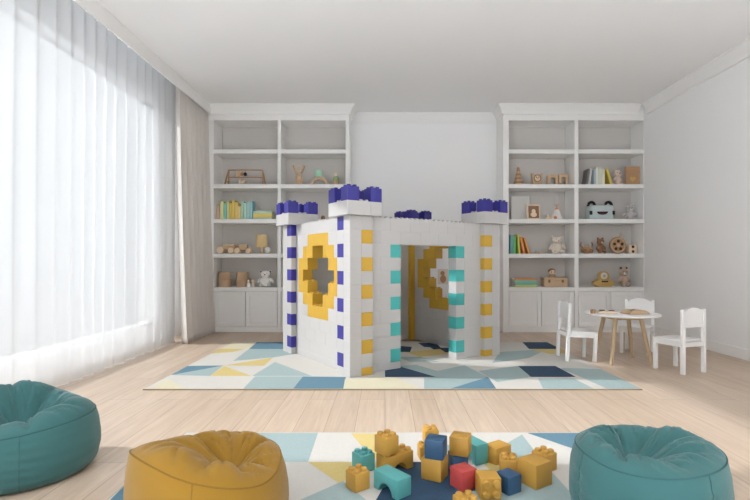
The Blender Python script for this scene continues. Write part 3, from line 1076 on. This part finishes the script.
# --- left bookcase, books (z = 1.770)
z = SH[2] + .0008
def bx_(v): return X(210 + v / 10.714) + .022
def bh_(v): return (302 - v) / 10.714 * PX
cols = [(70, 100, 150, (206, 172, 158), 'dusty pink'), (104, 146, 108, (222, 222, 164), 'pale lime'), (148, 176, 128, (132, 204, 196), 'turquoise'),
        (178, 206, 100, (218, 218, 150), 'soft lime'), (208, 232, 128, (230, 200, 104), 'golden'), (235, 263, 95, (234, 210, 110), 'tall yellow'),
        (266, 298, 120, (238, 206, 130), 'apricot'), (300, 328, 155, (240, 220, 150), 'short cream-yellow'), (331, 358, 108, (182, 222, 206), 'mint'),
        (361, 389, 125, (196, 228, 214), 'pale mint'), (392, 424, 112, (178, 216, 214), 'aqua'), (427, 452, 105, (158, 206, 212), 'light blue')]
ords = ['first', 'second', 'third', 'fourth', 'fifth', 'sixth', 'seventh', 'eighth', 'ninth', 'tenth', 'eleventh', 'last']
for i, (a, e, top, c, nm) in enumerate(cols):
    book('%s book standing %s from the left in the pastel row' % (nm, ords[i]) if i < 11 else '%s book ending the pastel row beside the flat stack' % nm,
         bx_(a), bx_(e) - .001, z, bh_(top), .17 + .01 * (i % 3), c, 0, 'pastel books on the left bookcase')
zz = z
for th, c, nm in ((.030, (188, 220, 200), 'pale mint book at the bottom of the flat pastel stack'), (.034, (236, 208, 116), 'golden yellow book second from bottom of the flat pastel stack'),
                  (.034, (240, 216, 132), 'yellow book second from top of the flat pastel stack'), (.034, (190, 224, 206), 'mint book on top of the flat pastel stack')):
    flat_book(nm, bx_(462), bx_(664), zz, th, c, YS - .08, .17, 'flat stack of pastel books')
    zz += th + .0004
b = MB(); b.ball((0, 0, .036), .036, 16)
o = b.build('wooden_ball', M['wood3'], None, (X(323), YS, z)); tag(o, 'small brown wooden ball glimpsed between the castle towers', 'toy')

# --- left bookcase, second shelf (z = 1.230)
z = SH[1] + .0008
t = thing('toy_train', 'wooden toy train with round wheels on left bookcase', 'toy', (X(235), YS, z))
def tx(v): return (210 + v / 10.714 - 235) * PX
b = MB(); b.box(tx(150), tx(268), -.05, .05, .062, .150, bev=.008, seg=2); b.cyl((tx(130), 0, .085), .052, .09, 'X', 20, bev=.006); b.build('engine', M['wood'], t)
b = MB(); b.box(tx(272), tx(318), -.04, .04, .075, .135, bev=.006, seg=2); b.build('coupling_block', M['wood2'], t)
b = MB(); b.box(tx(322), tx(405), -.05, .05, .055, .148, bev=.008, seg=2); b.build('wagon', M['wood'], t)
for v, r in ((124, .058), (236, .050), (305, .048), (422, .043)):
    for s in (-1, 1):
        b = MB(); b.cyl((tx(v), s * .062 - .012, r), r, .024, 'Y', 24, bev=.005); b.build('wheel', M['ltwood'], t)
b = MB()
for v, r in ((124, .058), (236, .050), (305, .048), (422, .043)):
    b.cyl((tx(v), -.06, r), .008, .12, 'Y', 10)
b.box(tx(124), tx(425), -.02, .02, .045, .062)
b.build('axles', M['wood2'], t)
t = thing('table_lamp', 'small lamp with a straw-coloured shade beside the toy train', 'lamp', (X(261.5), YS, z))
b = MB(); b.lathe([(.045, 0), (.045, .012), (.02, .02), (.017, .11), (.01, .13)], 20); b.build('base', M['ltwood'], t)
b = MB(); b.lathe([(.098, .105), (.078, .302), (.074, .302), (.094, .105)], 32, cap=False); b.build('lamp_shade', M['shade'], t)
b = MB(); b.tube([(-.076, 0, .25), (.076, 0, .25)], .003, 6); b.tube([(0, -.076, .25), (0, .076, .25)], .003, 6); b.tube([(0, 0, .12), (0, 0, .25)], .004, 6); b.build('shade_fitting', M['canvas'], t)
b = MB(); b.ball((0, 0, .054), .054, 20)
o = b.build('toy_ball', M['white'], None, (X(268.9), YS - .09, z)); tag(o, 'white plush ball in front of the small lamp', 'ball')

# --- left bookcase, lowest shelf (z = .704)
z = SH[0] + .0008
def basket(label, px0, px1, z, h, group):
    w = (px1 - px0) / 2 * PX
    t = thing('storage_basket', label, 'basket', (X((px0 + px1) / 2), YS, z), 0, group)
    b = MB()
    n = 9
    prof = []
    for i in range(n + 1):
        q = i / n * (h - .016)
        prof += [(w * .93, q), (w * .97, q + .35 * (h / n))] if i < n else [(w * .97, h - .016)]
    b.lathe([(0, 0)] + prof, 32, cap=False); b.build('body', M['weave'], t)
    b = MB(); b.lathe([(0, h - .0155), (w * .98, h - .0150), (w * 1.04, h - .020), (w * 1.04, h - .003), (w * .97, h), (0, h)], 32); b.build('lid', M['wood'], t)
GB = 'woven baskets on the lowest shelf'
basket('lower woven basket of the far left stack', 218.6, 231.6, z, .119, GB)
basket('upper woven basket of the far left stack', 219.0, 231.0, z + .1195, .119, GB)
basket('lower woven basket of the stack next to the peg dolls', 236.0, 248.0, z, .118, GB)
basket('upper woven basket of the stack next to the peg dolls', 236.2, 248.2, z + .1185, .118, GB)
for i, (px, lb) in enumerate(((250.4, 'cream peg doll nearest the woven baskets'), (255.0, 'cream peg doll nearest the white bear'))):
    t = thing('peg_doll', lb, 'toy', (X(px), YS - .10, z), 0, 'cream peg dolls')
    b = MB(); b.lathe([(.030, 0), (.034, .01), (.032, .04), (.02, .072)], 18); b.build('body', M['white'] if i == 0 else M['cream'], t)
    b = MB(); b.ball((0, 0, .092), .026, 16); b.build('head', M['ltwood'], t)
teddy('white teddy bear with black ear spots on the left bookcase', 265.8, z, .285, M['white'], 'black', None, 0, earm='black', ears=.265, earz=.84, wide=1.32, hw=1.22)

# --- right bookcase, fourth shelf (z = 2.315)
z = SH[3] + .0008
t = thing('stacking_cone', 'tall wooden ring-stacking cone at the left of its shelf', 'toy', (X(518.2), YS, z))
zz = 0
for i in range(8):
    r = .078 - .0072 * i
    b = MB(); b.lathe([(r - .008, zz), (r, zz + .008), (r, zz + .024), (r - .008, zz + .032)], 24); b.build('ring', M['wood2'] if i % 2 else M['wood'], t)
    zz += .0325
b = MB(); b.lathe([(.018, zz), (.026, zz + .012), (.022, zz + .03), (0, zz + .045)], 16); b.build('tip', M['wood2'], t)
t = thing('wooden_owl', 'pale wooden owl with a round face beside the stacking cone', 'toy', (X(536.8), YS, z))
b = MB()
pts = [(-.07, 0), (-.02, 0), (-.02, .04), (.02, .04), (.02, 0), (.07, 0), (.075, .1), (.09, .20), (.06, .195), (.03, .175), (-.03, .175), (-.06, .195), (-.09, .20), (-.075, .1)]
b.prism(pts, -.03, .03, bev=.004); b.build('body', M['wood'], t)
b = MB(); b.cyl((0, -.036, .115), .05, .006, 'Y', 24); b.build('face_disc', M['ltwood'], t)
b = MB(); b.tube([(.052 * math.cos(a * math.pi / 12), -.037, .115 + .052 * math.sin(a * math.pi / 12)) for a in range(24)], .007, 8, True); b.build('face_ring', M['wood3'], t)
for s in (-1, 1):
    b = MB(); b.ball((s * .02, -.044, .13), (.009, .006, .009), 10); b.build('eye', M['dark'], t)
b = MB(); b.lathe([(.009, 0), (0, .02)], 8, Matrix.Translation((0, -.043, .12)) @ Matrix.Rotation(R(180), 4, 'X')); b.build('beak', M['wood3'], t)
def toy_arch(w, h, r, hz):
    pts = [(-w, 0), (-r, 0), (-r, hz)] + [(r * math.cos(math.pi - math.pi * i / 12), hz + r * math.sin(math.pi * i / 12)) for i in range(1, 12)] + [(r, hz), (r, 0), (w, 0), (w, h - .04)] + \
          [(w - .04 + .04 * math.cos(math.pi / 2 * i / 6), h - .04 + .04 * math.sin(math.pi / 2 * i / 6)) for i in range(1, 7)] + [(-w + .04 - .04 * math.sin(math.pi / 2 * i / 6), h - .04 + .04 * math.cos(math.pi / 2 * i / 6)) for i in range(0, 7)]
    b = MB(); b.prism(pts, -.035, .035, bev=.004); return b
o = toy_arch(.083, .178, .042, .085).build('arch_block', M['wood'], None, (X(552.2), YS, z)); tag(o, 'wooden arch block nearest the wooden owl', 'toy block', 'pair of wooden arches')
o = toy_arch(.075, .186, .036, .10).build('arch_block', M['wood'], None, (X(562.9), YS, z)); tag(o, 'wooden arch block nearest the bookcase divider', 'toy block', 'pair of wooden arches')
def rx(v): return X(575 + v / 10.417)
GU = 'muted books on the upper right shelf'
book('dark grey book leaning at the left of the muted row', rx(96), rx(114), z, .262, .18, (126, 122, 122), 8.5, GU)
book('white book leaning against the muted row', rx(124), rx(142), z, .272, .18, (226, 222, 216), 7.5, GU)
book('blue-grey book upright beside the leaning white one', rx(180), rx(203), z, .25, .18, (178, 194, 200), 0, GU)
book('off-white book in the middle of the muted row', rx(204), rx(222), z, .285, .18, (230, 228, 218), 0, GU)
book('wide pale sage book in the muted row', rx(223), rx(266), z, .288, .18, (206, 214, 196), 0, GU)
book('narrow cream book in the muted row', rx(268), rx(292), z, .26, .18, (232, 222, 200), 0, GU)
book('mustard yellow book leaning at the right of the muted row', rx(350), rx(374), z, .262, .18, (208, 186, 84), -15, GU)
teddy('blush speckled plush bunny between the muted books and the tan book', 618.6, z, .28, M['pinkb'], 'dark', None, 0, name='plush_bunny', ears=.09, earz=.86, wide=.66, Y=7.62)
t = thing('book', 'large tan picture book standing cover-out with a yellow heart', 'book', (3.897, 7.47, z), R(-6), None)
b = MB(); b.box(-.105, .105, 0, .004, 0, .285, bev=.001); b.box(-.105, .105, .036, .04, 0, .285, bev=.001); b.box(-.105, -.101, .004, .036, 0, .285); b.build('cover', M['wood2'], t)
b = MB(); b.box(-.1, .1, .0045, .0355, .005, .28); b.build('pages', M['paper'], t, smooth=0)
b = MB()
pts = []
for i in range(28):
    a = 2 * math.pi * i / 28
    pts.append((.003 * 16 * math.sin(a) ** 3, .09 + .003 * (13 * math.cos(a) - 5 * math.cos(2 * a) - 2 * math.cos(3 * a) - math.cos(4 * a))))
b.prism(pts, -.0015, -.0002); b.build('heart_print', M['yw'], t)

# --- right bookcase, third shelf (z = 1.770)
z = SH[2] + .0008
def leaning(name, label, cat, cx, w, h, y, lean, fm, inner, im, parts=True, border=.02):
    t = thing(name, label, cat, (cx, y, z + .0028), 0, None, rot=(R(-lean), 0, 0))
    b = MB()
    if border:
        b.box(-w, -w + border, 0, .018, 0, h, bev=.002); b.box(w - border, w, 0, .018, 0, h, bev=.002)
        b.box(-w + border, w - border, 0, .018, 0, border, bev=.002); b.box(-w + border, w - border, 0, .018, h - border, h, bev=.002)
        b.build('frame', fm, t)
        b = MB(); b.box(-w + border - .002, w - border + .002, .008, .014, border - .002, h - border + .002); b.build(inner, im, t, smooth=0)
    else:
        b.box(-w, w, 0, .02, 0, h, bev=.003); b.build('board', fm, t)
    return t
def r2(v): return X(505 + v / 10.417)
leaning('blank_canvas', 'large blank pale grey canvas leaning at the left end of its shelf', 'canvas', r2(172), .152, .40, 7.62, 7, M['canvas'], 'canvas', M['canvas'], border=.012)
t = leaning('framed_photo', 'small wooden photo frame with a brown print, in front of the blank canvas', 'picture frame', r2(292), .108, .245, 7.53, 6, M['ltwood'], 'print', M['wood3'], border=.024)
b = MB(); b.ball((0, .006, .135), (.032, .004, .036), 14); b.ball((0, .006, .08), (.05, .004, .04), 14); b.build('printed_figure', M['ltwood'], t)
b = MB(); b.box(-.045, .0, -.03, .03, 0, .045, bev=.006, seg=2); b.box(.005, .042, -.03, .03, 0, .04, bev=.006, seg=2)
t = thing('toy_animal', 'low cream wooden toy animal beside the photo frame', 'toy', (r2(452), YS - .05, z))
b.build('body', M['ltwood'], t)
b = MB(); b.ball((-.035, 0, .062), .02, 12); b.build('head', M['ltwood'], t)
t = thing('toy_tent', 'little white fabric tent toy with an orange top', 'toy', (r2(540), YS, z))
b = MB(); b.lathe([(.10, 0), (.098, .01), (.06, .10), (.03, .165), (.0, .21)], 7); b.build('canvas', M['white'], t, smooth=20)
b = MB(); b.lathe([(.032, .0), (.018, .03), (.0, .06)], 7, Matrix.Translation((0, 0, .165))); b.build('orange_top', M['orange'], t, smooth=20)
for s in (-1, 0, 1):
    b = MB(); b.tube([(0, 0, .205), (s * .035, 0, .255)], .004, 6); b.build('pole', M['wood2'], t)
b = MB(); b.ball((-.052, -.085, .03), (.024, .02, .028), 12); b.build('pompom', M['orange'], t)
# panda face box
t = thing('panda_box', 'ice-blue storage bag with black panda ears and a smiling mouth', 'storage bag', (X(599.9), YS, z))
b = MB(); b.box(-.198, .198, -.09, .09, 0, .232, bev=.045, seg=5); b.build('body', M['ltblue'], t, smooth=60)
for s in (-1, 1):
    b = MB(); b.tube([(s * (.135 + .052 * math.cos(a)), 0, .222 + .062 * math.sin(a)) for a in [math.pi * (i / 12) for i in range(13)]], .022, 10); b.build('ear', M['black'], t)
    b = MB(); b.box(s * .178 - .022, s * .178 + .022, -.094, -.07, .075, .138, bev=.008, seg=2); b.build('cheek_patch', M['black'], t)
b = MB()
pts = [(-.085, .125), (.085, .125)] + [(.085 * math.cos(math.pi * i / 14), .12 - .045 * math.sin(math.pi * i / 14)) for i in range(1, 14)]
b.prism(pts, -.096, -.085); mo = b.build('mouth', M['black'], t)
b = MB()
pts = [(-.045, .108), (.045, .108)] + [(.045 * math.cos(math.pi * i / 10), .104 - .022 * math.sin(math.pi * i / 10)) for i in range(1, 10)]
b.prism(pts, -.0985, -.096); b.build('tongue', M['mouth'], mo)
teddy('light grey teddy bear sitting beside the panda-faced bag', 629.6, z, .262, M['grey'], 'dark', M['white'], 0, ears=.21, earz=.88, wide=1.3, hw=1.08)

# --- right bookcase, second shelf (z = 1.230)
z = SH[1] + .0008
GR = 'bright books on the second shelf'
def h2(v): return (313 - v) / 10.417 * PX
book('teal book at the left end of the bright row', r2(46), r2(76), z, h2(120), .18, (120, 176, 176), 0, GR)
book('leaf green book second in the bright row', r2(78), r2(104), z, h2(138), .18, (112, 186, 110), 0, GR)
book('lime yellow book leaning in the middle of the bright row', r2(128), r2(150), z, h2(116), .18, (208, 210, 92), -3, GR)
book('salmon orange book leaning second from the right of the bright row', r2(178), r2(201), z, h2(136), .18, (226, 140, 92), -11, GR)
book('amber book leaning outermost at the right of the bright row', r2(234), r2(252), z, h2(140), .18, (226, 160, 80), -18.5, GR)
for i, (a, e, lb) in enumerate(((262, 330, 'flat wooden rail piece nearest the bright books'), (345, 420, 'flat wooden rail piece nearest the cream bear'))):
    b = MB(); b.box(r2(a) - r2((a + e) / 2), r2(e) - r2((a + e) / 2), -.03, .03, 0, .018, bev=.003)
    o = b.build('rail_piece', M['wood'], None, (r2((a + e) / 2), YS, z)); tag(o, lb, 'toy', 'flat rail pieces')
teddy('big cream teddy bear leaning on the shelf right of the bright books', 557.0, z, .305, M['cream'], 'wood3', None, 0, ears=.235, earz=.87, wide=1.3, hw=1.15)
t = thing('wooden_crab', 'round brown wooden crab with raised claws at the left of its shelf', 'toy', (X(586.6), YS, z))
b = MB(); b.ball((0, 0, .058), (.095, .06, .058), 20); b.build('body', M['wood2'], t)
for s in (-1, 1):
    b = MB(); b.tube([(s * .06, 0, .09), (s * .095, 0, .14), (s * .08, 0, .19)], [.014, .016, .01], 8); b.build('claw', M['wood2'], t)
    b = MB(); b.cyl((s * .045, -.068, .042), .034, .016, 'Y', 18, bev=.003); b.build('wheel', M['wood3'], t)
    b = MB(); b.tube([(s * .025, 0, .105), (s * .028, -.01, .15)], .008, 8); b.build('eye_stalk', M['wood'], t)
t = teddy('brown wooden-looking bear standing beside the crab', 600.2, z, .272, M['wood3'], 'dark', M['ltwood'], 12, name='toy_bear', ears=.15, earz=.89, wide=.85)
t = thing('wooden_wheel_toy', 'large round wooden wheel toy with cut-out shapes', 'toy', (X(617.6), YS, z), R(4))
b = MB(); b.cyl((0, -.02, .135), .132, .04, 'Y', 40, bev=.006); b.build('disc', M['wood2'], t)
b = MB(); b.tube([(.112 * math.cos(a * math.pi / 20), -.022, .135 + .112 * math.sin(a * math.pi / 20)) for a in range(40)], .010, 8, True); b.build('rim', M['wood'], t)
for a in range(5):
    an = R(90 + 72 * a)
    b = MB(); b.cyl((.066 * math.cos(an), -.0225, .135 + .066 * math.sin(an)), .024, .004, 'Y', 16); b.build('cut_out', M['dark'], t)
b = MB(); b.cyl((0, -.026, .135), .026, .008, 'Y', 18); b.build('hub', M['wood'], t)
b = MB(); b.tube([(.03, 0, .262), (.045, 0, .30)], .012, 8); b.ball((.048, 0, .31), .018, 12); b.build('knob', M['wood'], t)
t = thing('toy_block', 'cream wooden block with two dark holes, rightmost on its shelf', 'toy block', (X(631.4), YS, z))
b = MB(); b.box(-.065, .065, -.05, .05, 0, .072, bev=.008, seg=2); b.box(-.062, .062, -.048, .048, .0725, .145, bev=.008, seg=2); b.build('body', M['ltwood'], t)
for zz in (.036, .11):
    b = MB(); b.cyl((0, -.0515, zz), .022, .003, 'Y', 18); b.build('hole', M['dark'], t)

# --- right bookcase, lowest shelf (z = .704)
z = SH[0] + .0008
zz = z
for th, c, lb in ((.033, (206, 206, 128), 'olive yellow book at the bottom of the bright flat stack'), (.036, (116, 184, 160), 'sea green book second from bottom of the bright flat stack'),
                  (.036, (128, 192, 172), 'teal book second from top of the bright flat stack'), (.032, (222, 152, 104), 'orange book on top of the bright flat stack')):
    flat_book(lb, r2(88), r2(316), zz, th, c, YS - .09, .2, 'bright flat stack of books')
    zz += th + .0004
t = thing('toy_suitcase', 'pale wooden toy suitcase with two dark clasps', 'toy box', (r2(512), YS, z), R(-2))
b = MB(); b.box(-.182, .182, -.09, .09, 0, .100, bev=.008, seg=2); b.build('body', M['wood'], t)
b = MB(); b.box(-.183, .183, -.091, .091, .1005, .150, bev=.008, seg=2); b.build('lid', M['wood'], t)
for s in (-1, 1):
    b = MB(); b.box(s * .105 - .017, s * .105 + .017, -.097, -.0915, .07, .118, bev=.003); b.build('clasp', M['wood3'], t)
t = thing('doll', 'tiny brown-haired wooden doll sitting on the toy suitcase', 'doll', (r2(488), YS - .01, z + .151))
b = MB(); b.lathe([(.05, 0), (.056, .012), (.045, .04), (.02, .052)], 20); b.build('body', M['wood'], t)
b = MB(); b.ball((0, 0, .088), (.05, .046, .045), 20); hd = b.build('head', M['ltwood'], t)
b = MB(); b.ball((0, .010, .098), (.056, .048, .046), 20); b.build('hair', M['wood3'], hd)
for s in (-1, 1):
    b = MB(); b.ball((s * .022, -.043, .085), (.008, .006, .009), 8); b.build('eye', M['dark'], hd)
t = thing('toy_boat', 'yellow wooden rocking boat with a round porthole on the lowest shelf', 'toy', (X(603.1), YS, z))
pts = [(-.12, 0), (.12, 0)] + [(.175 * math.cos(R(a)) , .06 + .055 * math.sin(R(a))) for a in (-50, -25, 0, 25, 50)] + [(.10, .118), (.04, .10), (-.04, .10), (-.10, .118)] + [(-.175 * math.cos(R(a)), .06 + .055 * math.sin(R(a))) for a in (50, 25, 0, -25, -50)]
b = MB(); b.prism(pts, -.06, .06, bev=.012); b.build('hull', M['yw'], t)
b = MB()
pts = [(-.085, .102), (.085, .102), (.085, .17)] + [(.085 * math.cos(math.pi * i / 14), .17 + .082 * math.sin(math.pi * i / 14)) for i in range(1, 14)] + [(-.085, .17)]
b.prism(pts, -.035, .035, bev=.006); b.build('cabin', M['yw'], t)
b = MB(); b.cyl((0, -.039, .175), .052, .004, 'Y', 24); b.build('porthole', M['canvas'], t)
b = MB(); b.cyl((0, -.043, .175), .022, .004, 'Y', 16); b.build('porthole_knob', M['wood'], t)
b = MB(); b.box(-.05, .05, -.064, -.0605, .075, .098, bev=.001); b.build('name_strip', M['dark'], t)
teddy('taupe teddy bear with dark ears on the lowest right shelf', 623.4, z, .325, M['taupe'], 'dark', M['white'], 0, ears=.14, earz=.92, earm='dark', wide=.8)

# print on the wall behind the castle
t = thing('wall_print', 'small beige animal print on the back wall, seen through the castle window', 'picture', (sx(443, YB), YB - .012, .86))
b = MB(); b.box(-.085, .085, 0, .012, -.125, .125, bev=.002); b.build('backing', M['cream'], t)
b = MB()
b.prism([(.05 * math.cos(2 * math.pi * i / 18), -.04 + .065 * math.sin(2 * math.pi * i / 18)) for i in range(18)], -.002, -.0005)
b.prism([(.036 * math.cos(2 * math.pi * i / 18) - .01, .055 + .036 * math.sin(2 * math.pi * i / 18)) for i in range(18)], -.003, -.0021)
b.build('printed_animal', M['wood2'], t, smooth=0)

# ------------------------------------------------------------------ light
w = bpy.data.worlds.new('daylight'); SC.world = w
w.use_nodes = True
bg = w.node_tree.nodes['Background']
bg.inputs['Color'].default_value = (0.86, 0.93, 1.0, 1)
bg.inputs['Strength'].default_value = 1.2
sun = bpy.data.lights.new('sun', 'SUN'); sun.energy = 12.5; sun.angle = R(2.0); sun.color = (0.97, 0.985, 1.0)
so = bpy.data.objects.new('sun', sun); COL.objects.link(so)
d = Vector((math.cos(R(29.2)), -.03, -math.sin(R(29.2))))
so.rotation_euler = d.to_track_quat('-Z', 'Y').to_euler(); so.location = (-8, 4, 6)
def portal(name, loc, d, sx_, sy_):
    l = bpy.data.lights.new(name, 'AREA'); l.shape = 'RECTANGLE'; l.size = sx_; l.size_y = sy_
    l.cycles.is_portal = True
    o = bpy.data.objects.new(name, l); COL.objects.link(o); o.location = loc
    o.rotation_euler = Vector(d).to_track_quat('-Z', 'Y').to_euler()
portal('daylight_opening', (XL - .2, (WY0 + WY1) / 2, (WZ0 + WZ1) / 2), (1, 0, 0), WY1 - WY0, WZ1 - WZ0)
portal('daylight_opening', (XL - .2, (VY0 + VY1) / 2, (WZ0 + WZ1) / 2), (1, 0, 0), VY1 - VY0, WZ1 - WZ0)  # sampling portal of the added, unseen rear window

# ------------------------------------------------------------------ camera
cam = bpy.data.cameras.new('camera')
cam.sensor_width = 36.0
cam.lens = F * 36.0 / 750.0
cam.shift_x = -(CX - 375.0) / 750.0
cam.shift_y = (HY - 250.0) / 750.0
cam.clip_start = .02
co = bpy.data.objects.new('camera', cam); COL.objects.link(co)
co.location = (0, 0, H); co.rotation_euler = (R(90), 0, 0)
SC.camera = co

SC.view_settings.view_transform = 'Standard'
SC.view_settings.look = 'None'
SC.view_settings.exposure = 1.79
SC.view_settings.gamma = 1.0
SC.view_settings.use_curve_mapping = False
SC.cycles.use_denoising = True
SC.cycles.max_bounces = 14
SC.cycles.diffuse_bounces = 8
SC.cycles.transparent_max_bounces = 16
SC.cycles.caustics_reflective = False
SC.cycles.caustics_refractive = False
SC.cycles.sample_clamp_indirect = 8.0
